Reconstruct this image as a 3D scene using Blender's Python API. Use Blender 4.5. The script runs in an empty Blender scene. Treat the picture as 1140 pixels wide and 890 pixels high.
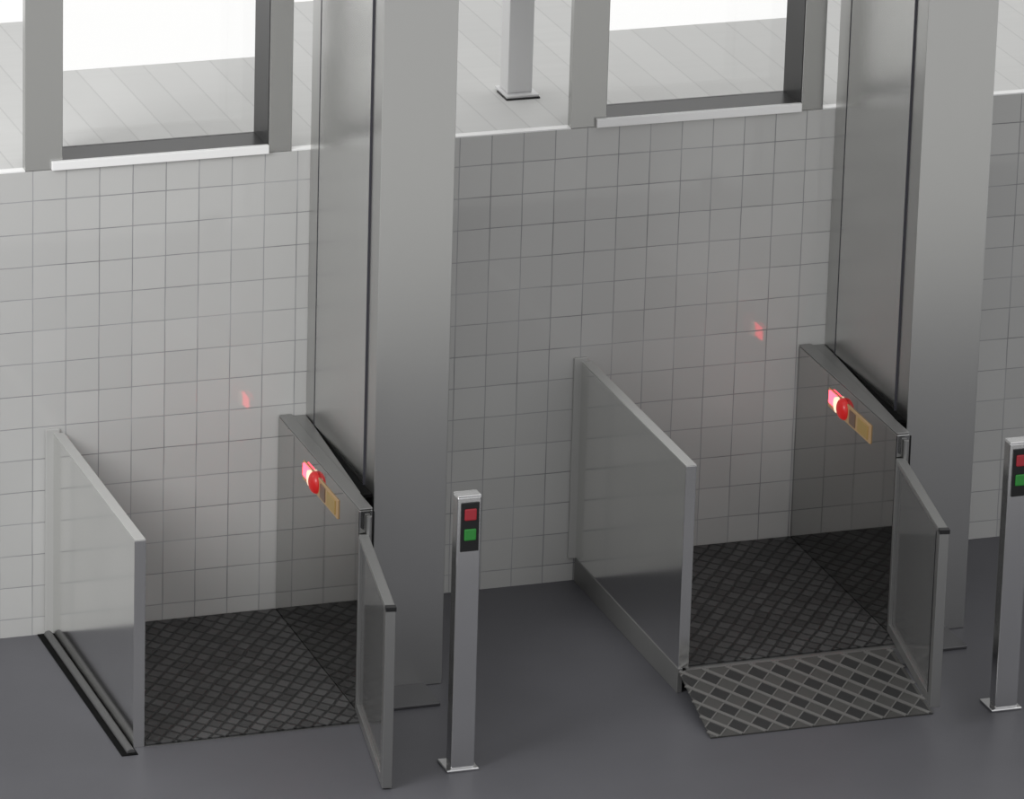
import bpy, bmesh, math, random
from mathutils import Vector, Matrix
random.seed(4)
S = bpy.context.scene
COL = S.collection

# ------------------------------------------------------------------ materials
def mat(name, base, metal=0.0, rough=0.5, spec=0.5):
    m = bpy.data.materials.new(name); m.use_nodes = True
    b = m.node_tree.nodes['Principled BSDF']
    b.inputs['Base Color'].default_value = (*base, 1)
    b.inputs['Metallic'].default_value = metal
    b.inputs['Roughness'].default_value = rough
    b.inputs['Specular IOR Level'].default_value = spec
    return m

def N(m, kind, **kw):
    n = m.node_tree.nodes.new(kind)
    for k, v in kw.items(): setattr(n, k, v)
    return n

def L(m, a, b): m.node_tree.links.new(a, b)

def brushed(name, base, rough, metal=1.0, streak=(3, 3, 220), amount=0.06, rv=0.06):
    """metal with fine streaks and faint cloudiness in tone and gloss"""
    m = mat(name, base, metal, rough)
    b = m.node_tree.nodes['Principled BSDF']
    tc = N(m, 'ShaderNodeTexCoord'); mp = N(m, 'ShaderNodeMapping')
    mp.inputs['Scale'].default_value = streak
    nz = N(m, 'ShaderNodeTexNoise'); nz.inputs['Scale'].default_value = 1.0; nz.inputs['Detail'].default_value = 3
    L(m, tc.outputs['Object'], mp.inputs['Vector']); L(m, mp.outputs['Vector'], nz.inputs['Vector'])
    r = N(m, 'ShaderNodeMapRange')
    r.inputs['To Min'].default_value = 1 - amount; r.inputs['To Max'].default_value = 1 + amount
    L(m, nz.outputs['Fac'], r.inputs['Value'])
    mx = N(m, 'ShaderNodeMix', data_type='RGBA', blend_type='MULTIPLY')
    mx.inputs['Factor'].default_value = 1
    mx.inputs['A'].default_value = (*base, 1)
    L(m, r.outputs['Result'], mx.inputs['B']); L(m, mx.outputs['Result'], b.inputs['Base Color'])
    n2 = N(m, 'ShaderNodeTexNoise'); n2.inputs['Scale'].default_value = 2.5
    L(m, tc.outputs['Object'], n2.inputs['Vector'])
    r2 = N(m, 'ShaderNodeMapRange')
    r2.inputs['To Min'].default_value = max(0, rough - rv); r2.inputs['To Max'].default_value = rough + rv
    L(m, n2.outputs['Fac'], r2.inputs['Value']); L(m, r2.outputs['Result'], b.inputs['Roughness'])
    return m

def emit(name, col, strength, base=(0.02, 0.02, 0.02)):
    m = mat(name, base, 0, 0.3)
    b = m.node_tree.nodes['Principled BSDF']
    b.inputs['Emission Color'].default_value = (*col, 1)
    b.inputs['Emission Strength'].default_value = strength
    return m

TILE = 0.15
def tile_mat():
    m = mat('wall_tile', (0.4, 0.4, 0.39), 0, 0.16, 0.5)
    b = m.node_tree.nodes['Principled BSDF']
    tc = N(m, 'ShaderNodeTexCoord'); sp = N(m, 'ShaderNodeSeparateXYZ'); L(m, tc.outputs['Object'], sp.inputs[0])
    def M(op, a, c=None, d=None):
        n = N(m, 'ShaderNodeMath', operation=op)
        for i, v in enumerate((a, c, d)):
            if v is None: continue
            if isinstance(v, (int, float)): n.inputs[i].default_value = v
            else: L(m, v, n.inputs[i])
        return n.outputs[0]
    wob = N(m, 'ShaderNodeTexNoise'); wob.inputs['Scale'].default_value = 5.0
    L(m, tc.outputs['Object'], wob.inputs['Vector'])
    w = M('MULTIPLY', M('SUBTRACT', wob.outputs['Fac'], 0.5), 0.0045)
    u = M('DIVIDE', M('ADD', M('ADD', sp.outputs['X'], 150.0), w), TILE)
    v = M('DIVIDE', M('ADD', M('ADD', sp.outputs['Z'], 15.0 - 0.0855), w), TILE)
    def edge(t):   # distance to nearest joint, in metres
        return M('MULTIPLY', M('SUBTRACT', 0.5, M('ABSOLUTE', M('SUBTRACT', M('FRACT', t), 0.5))), TILE)
    e = M('MINIMUM', edge(u), edge(v))
    mask = N(m, 'ShaderNodeMapRange', interpolation_type='SMOOTHSTEP')
    mask.inputs['From Min'].default_value = 0.0008; mask.inputs['From Max'].default_value = 0.0032
    L(m, e, mask.inputs['Value'])
    cell = N(m, 'ShaderNodeCombineXYZ'); L(m, M('FLOOR', u), cell.inputs[0]); L(m, M('FLOOR', v), cell.inputs[1])
    wn = N(m, 'ShaderNodeTexWhiteNoise', noise_dimensions='2D'); L(m, cell.outputs[0], wn.inputs['Vector'])
    tone = N(m, 'ShaderNodeMapRange'); tone.inputs['To Min'].default_value = 0.965; tone.inputs['To Max'].default_value = 1.035
    L(m, wn.outputs['Value'], tone.inputs['Value'])
    body = N(m, 'ShaderNodeMix', data_type='RGBA', blend_type='MULTIPLY'); body.inputs['Factor'].default_value = 1
    body.inputs['A'].default_value = (*WALL, 1); L(m, tone.outputs['Result'], body.inputs['B'])
    # the joints are dirtier in some places than in others
    dn = N(m, 'ShaderNodeTexNoise'); dn.inputs['Scale'].default_value = 3.2; L(m, tc.outputs['Object'], dn.inputs['Vector'])
    gr = N(m, 'ShaderNodeMapRange'); gr.inputs['From Min'].default_value = 0.35; gr.inputs['From Max'].default_value = 0.7
    gr.inputs['To Min'].default_value = 0.72; gr.inputs['To Max'].default_value = 0.36
    L(m, dn.outputs['Fac'], gr.inputs['Value'])
    gc = N(m, 'ShaderNodeMix', data_type='RGBA', blend_type='MULTIPLY'); gc.inputs['Factor'].default_value = 1
    gc.inputs['A'].default_value = (WALL[0], WALL[1], WALL[2] * 1.06, 1); L(m, gr.outputs['Result'], gc.inputs['B'])
    fin = N(m, 'ShaderNodeMix', data_type='RGBA'); L(m, mask.outputs['Result'], fin.inputs['Factor'])
    L(m, gc.outputs['Result'], fin.inputs['A']); L(m, body.outputs['Result'], fin.inputs['B'])
    L(m, fin.outputs['Result'], b.inputs['Base Color'])
    ro = N(m, 'ShaderNodeMapRange'); ro.inputs['To Min'].default_value = 0.6; ro.inputs['To Max'].default_value = 0.045
    L(m, mask.outputs['Result'], ro.inputs['Value']); L(m, ro.outputs['Result'], b.inputs['Roughness'])
    bp = N(m, 'ShaderNodeBump'); bp.inputs['Strength'].default_value = 0.25; bp.inputs['Distance'].default_value = 0.002
    L(m, mask.outputs['Result'], bp.inputs['Height']); L(m, bp.outputs['Normal'], b.inputs['Normal'])
    return m

def floor_mat():
    m = mat('floor_vinyl', FLOORC, 0, 0.42, 0.35)
    b = m.node_tree.nodes['Principled BSDF']
    tc = N(m, 'ShaderNodeTexCoord')
    n = N(m, 'ShaderNodeTexNoise'); n.inputs['Scale'].default_value = 1.1; n.inputs['Detail'].default_value = 4
    L(m, tc.outputs['Object'], n.inputs['Vector'])
    r = N(m, 'ShaderNodeValToRGB')
    r.color_ramp.elements[0].position = 0.3; r.color_ramp.elements[0].color = (*[c * 0.9 for c in FLOORC], 1)
    r.color_ramp.elements[1].position = 0.7; r.color_ramp.elements[1].color = (*[c * 1.1 for c in FLOORC], 1)
    L(m, n.outputs['Fac'], r.inputs['Fac']); L(m, r.outputs['Color'], b.inputs['Base Color'])
    return m

def deck_mat():
    m = mat('deck_board', (0.57, 0.57, 0.55), 0, 0.6, 0.3)
    b = m.node_tree.nodes['Principled BSDF']
    tc = N(m, 'ShaderNodeTexCoord'); sp = N(m, 'ShaderNodeSeparateXYZ'); L(m, tc.outputs['Object'], sp.inputs[0])
    def M(op, a, c=None):
        n = N(m, 'ShaderNodeMath', operation=op)
        for i, v in enumerate((a, c)):
            if v is None: continue
            if isinstance(v, (int, float)): n.inputs[i].default_value = v
            else: L(m, v, n.inputs[i])
        return n.outputs[0]
    u = M('DIVIDE', M('ADD', sp.outputs['X'], 16.0 - 0.597), 0.158)
    e = M('MULTIPLY', M('SUBTRACT', 0.5, M('ABSOLUTE', M('SUBTRACT', M('FRACT', u), 0.5))), 0.158)
    k = N(m, 'ShaderNodeMapRange', interpolation_type='SMOOTHSTEP')
    k.inputs['From Min'].default_value = 0.001; k.inputs['From Max'].default_value = 0.006
    L(m, e, k.inputs['Value'])
    wn = N(m, 'ShaderNodeTexWhiteNoise', noise_dimensions='1D'); L(m, M('FLOOR', u), wn.inputs['W'])
    r = N(m, 'ShaderNodeMapRange'); r.inputs['To Min'].default_value = 0.97; r.inputs['To Max'].default_value = 1.03
    L(m, wn.outputs['Value'], r.inputs['Value'])
    mp = N(m, 'ShaderNodeMapping'); mp.inputs['Scale'].default_value = (1.2, 22, 1); L(m, tc.outputs['Object'], mp.inputs['Vector'])
    gn = N(m, 'ShaderNodeTexNoise'); gn.inputs['Scale'].default_value = 1; L(m, mp.outputs['Vector'], gn.inputs['Vector'])
    gr = N(m, 'ShaderNodeMapRange'); gr.inputs['To Min'].default_value = 0.96; gr.inputs['To Max'].default_value = 1.03
    L(m, gn.outputs['Fac'], gr.inputs['Value'])
    tone = M('MULTIPLY', M('MULTIPLY', r.outputs['Result'], gr.outputs['Result']), M('ADD', M('MULTIPLY', k.outputs['Result'], 0.14), 0.86))
    mx = N(m, 'ShaderNodeMix', data_type='RGBA', blend_type='MULTIPLY'); mx.inputs['Factor'].default_value = 1
    mx.inputs['A'].default_value = (*DECKC, 1); L(m, tone, mx.inputs['B'])
    L(m, mx.outputs['Result'], b.inputs['Base Color'])
    return m

def tread_mat():
    """dark rubber tread: a criss-cross of grooves with worn, slightly shiny lozenges"""
    m = mat('tread', (0.05, 0.05, 0.05), 0, 0.5, 0.4)
    b = m.node_tree.nodes['Principled BSDF']
    tc = N(m, 'ShaderNodeTexCoord'); sp = N(m, 'ShaderNodeSeparateXYZ')
    wob = N(m, 'ShaderNodeTexNoise'); wob.inputs['Scale'].default_value = 3.5; L(m, tc.outputs['Object'], wob.inputs['Vector'])
    va = N(m, 'ShaderNodeVectorMath', operation='MULTIPLY_ADD'); va.inputs[1].default_value = (0.03, 0.03, 0)
    L(m, wob.outputs['Color'], va.inputs[0]); L(m, tc.outputs['Object'], va.inputs[2])
    L(m, va.outputs[0], sp.inputs[0])
    def M(op, a, c=None):
        n = N(m, 'ShaderNodeMath', operation=op)
        for i, v in enumerate((a, c)):
            if v is None: continue
            if isinstance(v, (int, float)): n.inputs[i].default_value = v
            else: L(m, v, n.inputs[i])
        return n.outputs[0]
    def fam(ang, pitch, wmin, wmax):
        t = M('DIVIDE', M('ADD', M('MULTIPLY', sp.outputs['X'], math.cos(ang)), M('MULTIPLY', sp.outputs['Y'], math.sin(ang))), pitch)
        f = M('MULTIPLY', M('SUBTRACT', 0.5, M('ABSOLUTE', M('SUBTRACT', M('FRACT', M('ADD', t, 50.0)), 0.5))), pitch)
        k = N(m, 'ShaderNodeMapRange', interpolation_type='SMOOTHSTEP')
        k.inputs['From Min'].default_value = wmin; k.inputs['From Max'].default_value = wmax
        L(m, f, k.inputs['Value'])
        return k.outputs['Result'], M('FLOOR', M('ADD', t, 50.0))
    ka, ia = fam(math.radians(-37), 0.062, 0.002, 0.010)
    kb, ib = fam(math.radians(43), 0.068, 0.002, 0.011)
    h = M('MULTIPLY', ka, kb)
    cell = N(m, 'ShaderNodeCombineXYZ'); L(m, ia, cell.inputs[0]); L(m, ib, cell.inputs[1])
    wn = N(m, 'ShaderNodeTexWhiteNoise', noise_dimensions='2D'); L(m, cell.outputs[0], wn.inputs['Vector'])
    tone = N(m, 'ShaderNodeMapRange'); tone.inputs['To Min'].default_value = 0.65; tone.inputs['To Max'].default_value = 1.25
    L(m, wn.outputs['Value'], tone.inputs['Value'])
    val = M('MULTIPLY', M('ADD', M('MULTIPLY', h, 0.8), 0.2), tone.outputs['Result'])
    mx = N(m, 'ShaderNodeMix', data_type='RGBA', blend_type='MULTIPLY'); mx.inputs['Factor'].default_value = 1
    mx.inputs['A'].default_value = (*TREADC, 1); L(m, val, mx.inputs['B'])
    L(m, mx.outputs['Result'], b.inputs['Base Color'])
    bp = N(m, 'ShaderNodeBump'); bp.inputs['Strength'].default_value = 0.6; bp.inputs['Distance'].default_value = 0.006
    L(m, h, bp.inputs['Height']); L(m, bp.outputs['Normal'], b.inputs['Normal'])
    return m

def glass_mat(name, tint, milk, milkcol, rough):
    m = bpy.data.materials.new(name); m.use_nodes = True
    nt = m.node_tree; nt.nodes.clear()
    out = N(m, 'ShaderNodeOutputMaterial')
    tr = N(m, 'ShaderNodeBsdfTransparent'); tr.inputs['Color'].default_value = (*tint, 1)
    df = N(m, 'ShaderNodeBsdfDiffuse'); df.inputs['Color'].default_value = (*milkcol, 1)
    gl = N(m, 'ShaderNodeBsdfGlossy'); gl.inputs['Roughness'].default_value = rough
    fr = N(m, 'ShaderNodeFresnel'); fr.inputs['IOR'].default_value = 1.45
    a = N(m, 'ShaderNodeMixShader'); a.inputs[0].default_value = milk
    L(m, tr.outputs[0], a.inputs[1]); L(m, df.outputs[0], a.inputs[2])
    c = N(m, 'ShaderNodeMixShader'); L(m, fr.outputs[0], c.inputs[0]); L(m, a.outputs[0], c.inputs[1]); L(m, gl.outputs[0], c.inputs[2])
    L(m, c.outputs[0], out.inputs['Surface'])
    return m

WALL = (0.535, 0.535, 0.522)
FLOORC = (0.098, 0.098, 0.108)
DECKC = (0.65, 0.65, 0.638)
TREADC = (0.058, 0.058, 0.058)
M_TILE = tile_mat()
M_FLOOR = floor_mat()
M_DECK = deck_mat()
M_TREAD = tread_mat()
M_PIER = mat('pier_steel', (0.46, 0.46, 0.45), 0.9, 0.22)
M_SILL = mat('sill_paint', (0.93, 0.93, 0.92), 0.0, 0.45)
M_FRAME = mat('window_frame_metal', (0.055, 0.055, 0.055), 0.4, 0.35)
M_COLUMN = mat('column_steel', (0.57, 0.57, 0.56), 1.0, 0.3)
M_DOOR = mat('door_steel', (0.66, 0.66, 0.65), 1.0, 0.27)
M_GUARD = mat('guard_steel', (0.88, 0.88, 0.865), 1.0, 0.145)
M_MIRROR = brushed('side_steel', (0.50, 0.50, 0.49), 0.045, 1.0, amount=0.03, rv=0.02)
M_EDGE = mat('edge_steel', (0.34, 0.34, 0.335), 0.8, 0.35)
M_SKIRT = mat('skirt_steel', (0.22, 0.22, 0.215), 0.4, 0.45)
M_LIGHTEDGE = mat('light_edge', (0.45, 0.45, 0.437), 0.0, 0.4)
M_RAIL = mat('track_rail_steel', (0.16, 0.16, 0.16), 0.6, 0.35)
M_POST = mat('post_steel', (0.80, 0.80, 0.80), 1.0, 0.2)
M_FOOT = brushed('foot_steel_shade', (0.13, 0.13, 0.135), 0.4, 0.8)  # darkened to carry the soft shadow at the column foot
M_BRIGHT = mat('bright_steel', (0.86, 0.86, 0.86), 1.0, 0.22)
M_BLACK = mat('black_plastic_and_shade', (0.008, 0.008, 0.009), 0, 0.4)
M_GAP = mat('gap_black', (0.004, 0.004, 0.004), 0, 0.8, 0.1)  # flat black painted in for the dark of gaps
M_SEAM = mat('seam', (0.035, 0.035, 0.045), 0, 0.6)
M_GATEGLASS = glass_mat('gate_glass', (0.80, 0.80, 0.79), 0.55, (0.19, 0.19, 0.188), 0.1)
M_PANE = glass_mat('window_pane', (1, 1, 1), 0.0, (1, 1, 1), 0.02)
M_DPOST = mat('outdoor_post_paint', (0.78, 0.78, 0.78), 0, 0.4)
M_RIB = mat('ramp_rib', (0.165, 0.162, 0.155), 0.2, 0.5)
M_RAMP = mat('ramp_plate', (0.075, 0.0735, 0.070), 0.2, 0.5)
M_HOLE = mat('ramp_hole_shade', (0.022, 0.022, 0.022), 0, 0.6)
M_PINK = emit('lamp_pink', (1.0, 0.028, 0.046), 10.0)
M_CREAM = emit('glow_cream', (1.0, 0.72, 0.52), 1.3)
M_RED = emit('lamp_red', (0.50, 0.012, 0.012), 0.55, (0.28, 0.015, 0.015))
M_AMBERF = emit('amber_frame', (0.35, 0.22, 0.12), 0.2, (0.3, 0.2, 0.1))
M_AMBER = emit('amber_key', (0.20, 0.13, 0.035), 0.3, (0.25, 0.17, 0.06))
M_BROWN = emit('brown_key', (0.10, 0.06, 0.04), 0.2, (0.12, 0.08, 0.06))
M_SRED = emit('signal_red', (0.34, 0.018, 0.025), 0.3, (0.22, 0.02, 0.03))
M_SGREEN = emit('signal_green', (0.025, 0.20, 0.03), 0.3, (0.02, 0.15, 0.03))
M_HALL = mat('hall_terrazzo', (0.72, 0.72, 0.70), 0, 0.4)

# ------------------------------------------------------------------ helpers
class MB:
    """collects shapes into one mesh"""
    def __init__(s): s.bm = bmesh.new()
    def box(s, x0, x1, y0, y1, z0, z1, bev=0.0, seg=2):
        t = bmesh.new(); bmesh.ops.create_cube(t, size=1)
        bmesh.ops.scale(t, verts=t.verts, vec=(abs(x1 - x0), abs(y1 - y0), abs(z1 - z0)))
        bmesh.ops.translate(t, verts=t.verts, vec=((x0 + x1) / 2, (y0 + y1) / 2, (z0 + z1) / 2))
        if bev: bmesh.ops.bevel(t, geom=t.edges[:], offset=bev, segments=seg, affect='EDGES', profile=0.5)
        return s.add(t)
    def prism(s, pts, h, axis='z', a=0.0, bev=0.0):
        """polygon pts extruded by h along the axis, starting at a"""
        t = bmesh.new()
        def P(p, d): return {'z': (p[0], p[1], d), 'x': (d, p[0], p[1]), 'y': (p[0], d, p[1])}[axis]
        lo = [t.verts.new(P(p, a)) for p in pts]; hi = [t.verts.new(P(p, a + h)) for p in pts]
        t.faces.new(lo[::-1]); t.faces.new(hi)
        for i in range(len(pts)):
            j = (i + 1) % len(pts); t.faces.new((lo[i], lo[j], hi[j], hi[i]))
        bmesh.ops.recalc_face_normals(t, faces=t.faces)
        if bev: bmesh.ops.bevel(t, geom=t.edges[:], offset=bev, segments=2, affect='EDGES', profile=0.5)
        return s.add(t)
    def cyl(s, c, r, h, axis='z', seg=24, r2=None):
        t = bmesh.new()
        bmesh.ops.create_cone(t, cap_ends=True, segments=seg, radius1=r, radius2=r if r2 is None else r2, depth=h)
        R = {'z': Matrix.Identity(3), 'x': Matrix.Rotation(math.pi / 2, 3, 'Y'), 'y': Matrix.Rotation(math.pi / 2, 3, 'X')}[axis]
        bmesh.ops.rotate(t, verts=t.verts, cent=(0, 0, 0), matrix=R)
        bmesh.ops.translate(t, verts=t.verts, vec=c)
        return s.add(t)
    def dome(s, c, ry, rz, rx):
        """half ellipsoid bulging towards -x"""
        t = bmesh.new(); bmesh.ops.create_uvsphere(t, u_segments=24, v_segments=12, radius=1)
        bmesh.ops.scale(t, verts=t.verts, vec=(rx, ry, rz)); bmesh.ops.translate(t, verts=t.verts, vec=c)
        for f in t.faces: f.smooth = True
        return s.add(t)
    def add(s, t):
        me = bpy.data.meshes.new('tmp'); t.to_mesh(me); t.free(); s.bm.from_mesh(me); bpy.data.meshes.remove(me); return s
    def build(s, name, m, parent=None, loc=None, rot=None, off=(0, 0, 0)):
        bmesh.ops.translate(s.bm, verts=s.bm.verts, vec=tuple(-o for o in off))
        me = bpy.data.meshes.new(name); s.bm.to_mesh(me); s.bm.free(); me.materials.append(m)
        o = bpy.data.objects.new(name, me); COL.objects.link(o)
        if parent: o.parent = parent
        if loc: o.location = loc
        if rot: o.rotation_euler = rot
        return o

def thing(name, label, cat, loc, group=None, rz=0):
    o = bpy.data.objects.new(name, None); COL.objects.link(o); o.location = loc; o.rotation_euler.z = rz
    o.empty_display_size = 0.1
    o['label'] = label; o['category'] = cat
    if group: o['group'] = group
    return o

def structure(o, label=None, cat=None):
    o['kind'] = 'structure'
    if label: o['label'] = label
    if cat: o['category'] = cat
    return o

# ------------------------------------------------------------------ the setting
PITCH = 2.504
Z0 = 2.172                      # top of the tiled wall, level of the deck outside
ZT = 3.9
TH = 0.045
structure(MB().box(-4, 9, -5.2, 0.04, -0.12, 0).build('floor', M_FLOOR), 'dark grey smooth floor in front of the tiled wall', 'floor')
structure(MB().box(-9, 14, -13, -5.2, -0.12, 0).build('floor_hall', M_HALL), 'pale hall floor in front of the dark lift bay floor', 'floor')
structure(MB().box(-4, 9, 0, TH, 0, Z0).build('wall_back', M_TILE), 'grey square-tiled wall behind the lifts', 'wall')
n = 0
for k in (-1, 0, 1, 2):
    for a, b in ((0.115, 0.283), (1.215, 1.321)):
        n += 1
        structure(MB().box(a + PITCH * k, b + PITCH * k, 0, TH, Z0, ZT, 0.003).build('trim_%d' % n, M_PIER), None, None)
n += 1
structure(MB().box(-4, 9, 0, TH, ZT, ZT + 0.3).build('trim_%d' % n, M_PIER))

# framed windows: a deep dark metal box set behind the wall, with pane and sill
for i in range(2):
    dx = PITCH * i
    a, b = 0.283 + dx, 1.215 + dx
    w = thing('window_%d' % (i + 1), ('left framed window with dark metal reveal and pale sill above tiled wall',
              'right framed window with dark metal reveal and pale sill, between the two lifts')[i], 'window', (a, 0, Z0 + 0.03))
    w['kind'] = 'structure'
    o = (a, 0, Z0 + 0.03)
    f = MB()
    zb = 2.203; d0, d1 = 0.004, 0.215; t = 0.02
    d0 = -0.002
    f.box(a - t, a - 0.001, d0 + 0.006, d1, zb - t, ZT); f.box(b - 0.004, b + t, 0.003, d1, zb - t, ZT); f.box(a, b, d0, d1, zb - t, zb)
    f.box(a, b, d0, d1, ZT - t, ZT)
    f.build('window_frame', M_FRAME, w, off=o)
    MB().box(a, b, d1 - 0.02, d1 - 0.012, zb, ZT - t).build('window_pane', M_PANE, w, off=o)
    MB().box(a - 0.052, b - 0.004, -0.022, 0.0, 2.174, 2.214, 0.003).build('window_sill', M_SILL, w, off=o)

# ledges of the wide unframed openings
for k in (-1, 0, 1):
    n += 1
    structure(MB().box(1.321 + PITCH * k, 0.115 + PITCH * (k + 1), -0.001, TH, Z0, Z0 + 0.006).build('trim_%d' % n, M_SILL))

# pale boarded deck outside, with a stepped far edge: deep bays behind the wide openings, shallow ones behind the windows
near, far = 1.375, 2.165
edge = [(-4, far), (0.77, far), (0.57, near), (1.69, near), (1.915, far), (3.37, far), (3.19, near), (4.25, near), (4.50, far), (9, far)]
structure(MB().prism([(-4, TH), (9, TH)] + edge[::-1], 0.16, 'z', Z0 - 0.16).build('deck_ground', M_DECK),
          'pale boarded deck outside the windows', 'deck')
structure(MB().box(-4, 9, TH + 0.02, 1.3, -0.1, Z0 - 0.16).build('deck_base_ground', M_PIER))

# ------------------------------------------------------------------ the lifts
def build_lift(dx, H, guard_dx, label, raised):
    ox, oy = 0.78 + dx, -0.66
    root = thing('platform_lift', label, 'lift', (ox, oy, 0), 'platform lifts along the tiled wall')
    O = (0.78, -0.66, 0)          # shapes below are written in the place of the left lift
    def B(mb, name, m, parent=root, **k): return mb.build(name, m, parent, off=O, **k)
    # mast column with its left-facing sliding panel
    col = MB().box(1.406, 1.737, -1.0, -0.002, 0, 3.95, 0.003)
    c = B(col, 'mast_column', M_COLUMN)
    zt = 0.955 + H
    B(MB().box(1.4, 1.4065, -0.862, -0.148, zt - 0.02, 3.94, 0.002), 'sliding_panel', M_DOOR, c)
    for y in (-0.145, -0.867):
        B(MB().box(1.3985, 1.407, y - 0.003, y + 0.003, zt - 0.2, 3.94), 'guide_channel', M_SEAM, c)
    B(MB().box(1.345, 1.405, -0.985, -0.16, 0.905 + H, 0.918 + H), 'slot_shade', M_GAP)  # black strip painted in for the shade between side panel and column
    B(MB().box(1.42, 1.655, -1.235, -0.99, 0, 0.014, 0.003), 'base_plate', M_FOOT)  # real plate, its dark tone also stands for the shadow there
    B(MB().prism([(1.339, -0.003), (1.403, -0.003), (1.3975, -0.16), (1.386, -0.35), (1.350, -0.985), (1.339, -0.985)], 0.008, 'z', 0.923 + H), 'slot_cover', M_EDGE)
    # carriage side panel: mirror-like steel
    sp = B(MB().box(1.277, 1.337, -1.20, -0.003, 0.002 + H * 0.55, 0.935 + H, 0.006), 'side_panel', M_MIRROR)
    B(MB().box(1.2785, 1.338, -1.198, -0.006, 0.936 + H, 0.942 + H, 0.003), 'top_cap', M_EDGE, sp)
    # control strip with its lamps and keys
    z = H
    cp = B(MB().box(1.271, 1.279, -0.910, -0.40, 0.785 + z, 0.874 + z, 0.003), 'control_strip', M_AMBERF)
    B(MB().box(1.262, 1.272, -0.515, -0.425, 0.812 + z, 0.872 + z, 0.004), 'lamp_button', M_PINK, cp)
    cres = []
    for k in range(13):
        t = math.radians(60 + 240 * k / 12); cres.append((-0.525 - 0.034 * math.cos(t) * 0.9, 0.836 + z + 0.036 * math.sin(t)))
    for k in range(13):
        t = math.radians(300 - 240 * k / 12); cres.append((-0.542 - 0.026 * math.cos(t) * 0.9, 0.836 + z + 0.030 * math.sin(t)))
    B(MB().prism(cres, 0.014, 'x', 1.258), 'crescent_glow', M_CREAM, cp)  # moon-shaped highlight beside the red button, built as a glowing piece
    B(MB().dome((1.270, -0.590, 0.838 + z), 0.052, 0.050, 0.030), 'red_button', M_RED, cp)
    B(MB().box(1.266, 1.272, -0.735, -0.665, 0.797 + z, 0.863 + z, 0.003), 'brown_key', M_BROWN, cp)
    B(MB().box(1.266, 1.272, -0.885, -0.765, 0.797 + z, 0.863 + z, 0.003), 'amber_key', M_AMBER, cp)
    # platform with its tread
    pf = MB()
    if raised: pf.box(0.262, 1.34, -1.372, -0.004, 0.02, 0.098 + 0.004, 0.003)
    else: pf.box(0.297, 1.277, -1.335, -0.004, 0.0, 0.004)
    p = B(pf, 'platform', M_EDGE)
    zt = 0.103 if raised else 0.005
    B(MB().box(0.299 if not raised else 0.285, 1.276, -1.33, -0.006, zt, zt + 0.008, 0.002), 'tread_mat', M_TREAD, p)
    # guard panel on the left edge with its wall bracket
    g0 = 0.242 + guard_dx; zb = H + (0.002 if raised else 0.0)
    g = B(MB().box(g0, g0 + 0.05, -1.33 - (0.035 if raised else 0), -0.008, zb, 0.95 + H, 0.002), 'guard_panel', M_GUARD)
    B(MB().box(g0 + 0.0015, g0 + 0.0485, -1.331 - (0.035 if raised else 0), -0.01, 0.95 + H, 0.955 + H, 0.002), 'top_cap', M_LIGHTEDGE, g)
    B(MB().box(g0 - 0.036, g0 + 0.03, -0.012, -0.001, H + 0.0, 0.975 + H, 0.004), 'wall_bracket', M_LIGHTEDGE, g)
    if raised:
        B(MB().box(g0 - 0.004, g0 + 0.02, -1.37, -0.012, 0.0, H + 0.004, 0.002), 'side_skirt', M_SKIRT)
        # ramp flap: a sloped plate with slanting ribs and dark patches painted in for its shaded holes
        y0, y1, z0, z1 = -1.374, -1.888, 0.106, 0.009
        rl = math.hypot(y1 - y0, z1 - z0); ang = math.atan2(z1 - z0, y0 - y1)
        W = 0.93
        def place(o):
            o.location = (0.30 - O[0], y0 - O[1], z0); o.rotation_euler = (-ang, 0, 0)
        out = [(-0.075, 0), (W, 0), (W - 0.01, -rl), (-0.115, -rl)]
        rp = MB().prism(out, 0.008, 'z', -0.010).build('ramp_flap', M_RAMP, root); place(rp)
        t1 = Vector((0.109, 0)); t2 = Vector((-0.0036, 0.126)); org = Vector((-0.063, 0.083))   # x across, y downhill
        A = (t1 + t2) / 2; Bv = (t1 - t2) / 2
        def low(v): return (v.x, -v.y)
        def left(v): return -0.078 - 0.075 * v
        def inside(v): return 0.008 < v.y < rl - 0.006 and left(v.y) < v.x < W - 0.02
        rb = MB(); ins = MB()
        for q in range(4):
            for p in range(11):
                c = org + p * t1 + q * t2
                cs = [c + a * A * 0.5 + b * Bv * 0.36 for a, b in ((-1, -.75), (-.88, -1), (.88, -1), (1, -.75), (1, .75), (.88, 1), (-.88, 1), (-1, .75))]
                cs = [Vector((min(max(v.x, left(v.y) + 0.004), W - 0.02), v.y)) for v in cs]
                ins.prism([low(v) for v in cs], 0.0025, 'z', -0.0035)
        def rib(p, d, w, h):
            lo_, hi_ = -5.0, 5.0
            for (nx, ny, c) in ((-1, -0.075, 0.078), (1, 0, W - 0.004), (0, -1, -0.004), (0, 1, rl - 0.002)):
                den = nx * d.x + ny * d.y; num = c - (nx * p.x + ny * p.y)
                if den > 1e-9: hi_ = min(hi_, num / den)
                elif den < -1e-9: lo_ = max(lo_, num / den)
            if (hi_ - lo_) * d.length < 0.03: return
            P, Q = p + d * lo_, p + d * hi_
            nrm = Vector((-d.y, d.x)).normalized() * w / 2
            rb.prism([low(P - nrm), low(Q - nrm), low(Q + nrm), low(P + nrm)], h, 'z', -0.003)
        for k in range(-6, 14): rib(org + t1 * (k + 0.5), A.normalized(), 0.017, 0.005)
        for k in range(-4, 16): rib(org + A * 0.5 + t1 * k, Bv.normalized(), 0.006, 0.003)
        ribs = rb.build('rib_pattern', M_RIB, rp)
        ins.build('hole_pattern', M_HOLE, rp)
    else:
        tr = MB()
        tr.box(0.172, 0.243, -1.405, -0.004, 0.0, 0.004)
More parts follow.
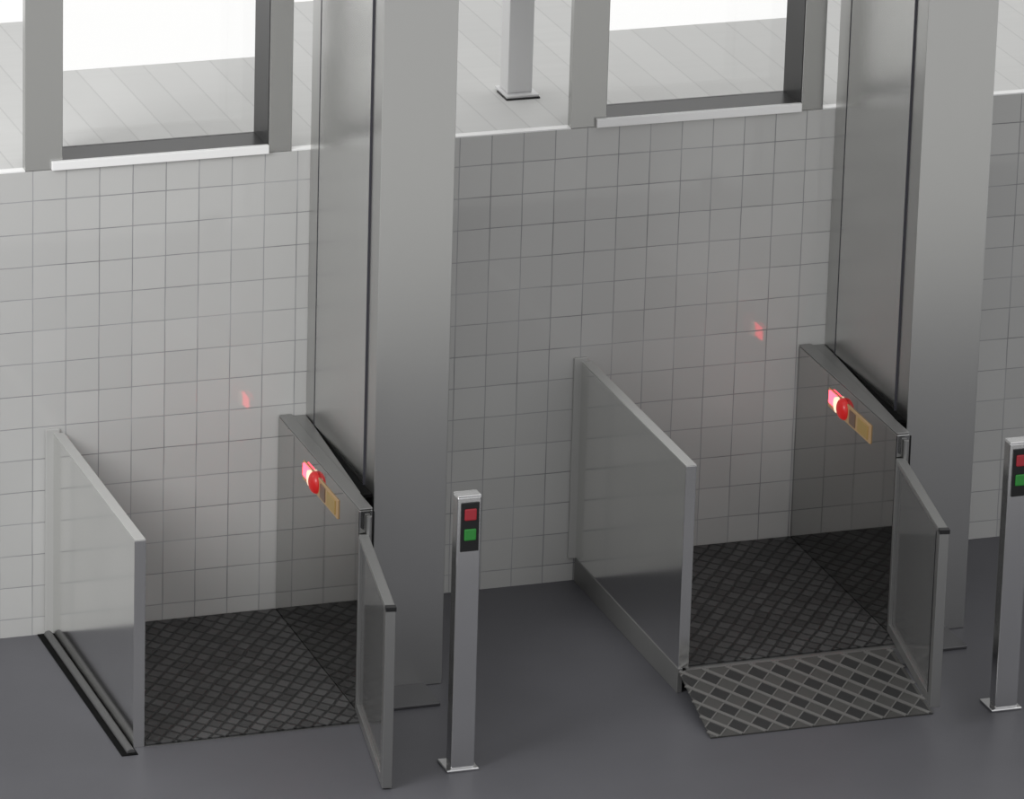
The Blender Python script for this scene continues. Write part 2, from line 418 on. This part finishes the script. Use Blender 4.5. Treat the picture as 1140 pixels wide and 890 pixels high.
        t = B(tr, 'floor_track', M_GAP)  # black sheet on the floor for the dark gap of the channel
        tr = MB(); tr.cyl((0.218, -0.70, 0.002), 0.019, 1.37, 'y', 20)
        B(tr, 'track_rail', M_RAIL, t)
    # swing gate, standing open, hinged on the front end of the side panel
    hx, hy = 1.274, -1.205
    fx, fy = (1.131, -2.031) if not raised else (1.127, -2.065)
    Lg = math.hypot(fx - hx, fy - hy); ga = math.atan2(fy - hy, fx - hx)
    zb, zt = 0.006 + H * 0.99, 0.822 + H
    gate = bpy.data.objects.new('swing_gate', None)
    bpy.data.objects.remove(gate)
    def gb(mb, name, m, parent):
        o = mb.build(name, m, parent)
        if parent is root:
            o.location = (hx - O[0], hy - O[1], 0); o.rotation_euler = (0, 0, ga)
        return o
    T = 0.044                      # local +y is the side away from the platform
    fr = MB()
    fr.box(0, 0.03, 0, T, zb, zt, 0.003); fr.box(Lg - 0.055, Lg, 0, T, zb, zt, 0.003)
    fr.box(0.03, Lg - 0.055, 0.0, T, zb, zb + 0.045, 0.003); fr.box(0.03, Lg - 0.055, 0.002, T, zt - 0.02, zt, 0.003)
    gt = gb(fr, 'swing_gate', M_EDGE, root)
    gb(MB().box(0.03, Lg - 0.055, 0.014, 0.022, zb + 0.045, zt - 0.02), 'gate_pane', M_GATEGLASS, gt)
    gb(MB().box(-0.0, Lg - 0.03, 0.001, T - 0.001, zt, zt + 0.006, 0.002), 'top_cap', M_SKIRT, gt)
    gb(MB().box(Lg - 0.03, Lg + 0.002, 0, T + 0.002, zt - 0.012, zt + 0.008, 0.002), 'end_cap', M_BLACK, gt)
    if raised: gb(MB().box(Lg - 0.060, Lg - 0.052, -0.002, 0.004, zb + 0.05, zt - 0.02), 'gap_strip', M_BLACK, gt)  # black line painted in for the dark gap by the front stile
    B(MB().cyl((1.318, -1.213, 0.46 + H), 0.012, 0.9, 'z', 16), 'hinge_rod', M_EDGE)
    B(MB().box(1.340, 1.346, -1.20, -1.19, 0.72 + H, 0.925 + H, 0.001), 'stop_bar', M_BLACK)
    return root

build_lift(0.0, 0.0, 0.0, 'left platform lift, its dark tread lowered level with the floor', False)
build_lift(2.48, 0.11, -0.018, 'right platform lift, its platform raised above floor with a ribbed ramp', True)

# ------------------------------------------------------------------ signal posts
def signal_post(label, first=None, loc=None):
    if first is None:
        r = thing('signal_post', label, 'post', (1.523, -1.872, 0), 'signal posts beside the lifts')
        O = (1.523, -1.872, 0)
        MB().box(1.450, 1.594, -1.942, -1.805, 0, 0.012, 0.004).build('base_plate', M_BRIGHT, r, off=O)
        MB().box(1.472, 1.577, -1.928, -1.862, 0.011, 1.247, 0.006, 3).build('shaft', M_POST, r, off=O)
        MB().box(1.472, 1.577, -1.928, -1.862, 1.247, 1.2525, 0.0025).build('top_cap', M_BRIGHT, r, off=O)
        h = MB().box(1.487, 1.567, -1.934, -1.927, 1.004, 1.222, 0.002).build('signal_housing', M_BLACK, r, off=O)
        MB().box(1.501, 1.553, -1.940, -1.933, 1.145, 1.196, 0.005, 3).build('red_light', M_SRED, h, off=O)
        MB().box(1.501, 1.553, -1.940, -1.933, 1.055, 1.106, 0.005, 3).build('green_light', M_SGREEN, h, off=O)
        return r
    r = first.copy(); COL.objects.link(r); r.location = loc; r['label'] = label
    for ch in list(first.children):
        c = ch.copy(); COL.objects.link(c); c.parent = r
        for gch in ch.children:
            d = gch.copy(); COL.objects.link(d); d.parent = c
    return r
p1 = signal_post('brushed steel post with red and green light, standing between the two lifts')
signal_post('brushed steel signal post cut off by the edge, beside the raised lift', p1, (1.523 + 2.504, -1.872, 0))

# ------------------------------------------------------------------ post on the deck outside
dp = thing('deck_post', 'pale square post on a base plate outside the middle opening', 'post', (2.556, 0.60, Z0 + 0.0))
O = (2.556, 0.60, Z0)
MB().box(2.494, 2.612, 0.508, 0.62, Z0 + 0.018, ZT, 0.004).build('shaft', M_DPOST, dp, off=O)
MB().box(2.474, 2.634, 0.462, 0.60, Z0 + 0.0, Z0 + 0.007).build('contact_shade', M_BLACK, dp, off=O)  # thin black sheet painted as the contact shadow under the base plate
MB().box(2.478, 2.632, 0.468, 0.64, Z0 + 0.007, Z0 + 0.018, 0.002).build('base_plate', M_DPOST, dp, off=O)

# ------------------------------------------------------------------ light
wd = bpy.data.worlds.new('World'); S.world = wd; wd.use_nodes = True
nt = wd.node_tree; bg = nt.nodes['Background']; bg.inputs['Strength'].default_value = 1.0
tc = nt.nodes.new('ShaderNodeTexCoord'); sp = nt.nodes.new('ShaderNodeSeparateXYZ'); mr = nt.nodes.new('ShaderNodeValToRGB')
mr.color_ramp.elements[0].position = 0.35; mr.color_ramp.elements[0].color = (0.62, 0.62, 0.63, 1)   # the hall side
mr.color_ramp.elements[1].position = 0.6; mr.color_ramp.elements[1].color = (1.03, 1.03, 1.02, 1)    # bright overcast sky outside
mp = nt.nodes.new('ShaderNodeMapRange'); mp.inputs['From Min'].default_value = -1; mp.inputs['From Max'].default_value = 1
nt.links.new(tc.outputs['Generated'], sp.inputs[0]); nt.links.new(sp.outputs['Y'], mp.inputs['Value'])
nt.links.new(mp.outputs['Result'], mr.inputs['Fac']); nt.links.new(mr.outputs['Color'], bg.inputs['Color'])

def area(name, loc, target, size, power, sy=None):
    l = bpy.data.lights.new(name, 'AREA'); l.energy = power; l.size = size
    if sy: l.shape = 'RECTANGLE'; l.size_y = sy
    o = bpy.data.objects.new(name, l); COL.objects.link(o); o.location = loc
    o.rotation_euler = (Vector(target) - Vector(loc)).to_track_quat('-Z', 'Y').to_euler()
    return o
area('left_soft_light', (-4.2, -4.0, 5.0), (1.2, 0, 1.2), 3.0, 285)  # broad unseen light added so the wall fades from left to right

# ------------------------------------------------------------------ camera
cam = bpy.data.cameras.new('camera'); co = bpy.data.objects.new('camera', cam); COL.objects.link(co); S.camera = co
yaw, pit, roll, f = 0.33956957, 0.35374027, 0.02941723, math.exp(8.86062387)
fw = Vector((math.sin(yaw) * math.cos(pit), math.cos(yaw) * math.cos(pit), -math.sin(pit)))
rt = Vector((math.cos(yaw), -math.sin(yaw), 0)); up = rt.cross(fw)
r2 = rt * math.cos(roll) + up * math.sin(roll); u2 = -rt * math.sin(roll) + up * math.cos(roll)
R = Matrix((r2, u2, -fw)).transposed()
co.matrix_world = Matrix.Translation((-6.53923426, -25.24610807, 10.7976722)) @ R.to_4x4()
cam.sensor_fit = 'HORIZONTAL'; cam.sensor_width = 36; cam.lens = 36 * f / 1140
cam.clip_end = 200

vs = S.view_settings
S.display_settings.display_device = 'sRGB'
vs.view_transform = 'Standard'; vs.look = 'None'; vs.exposure = 0; vs.gamma = 1; vs.use_curve_mapping = False
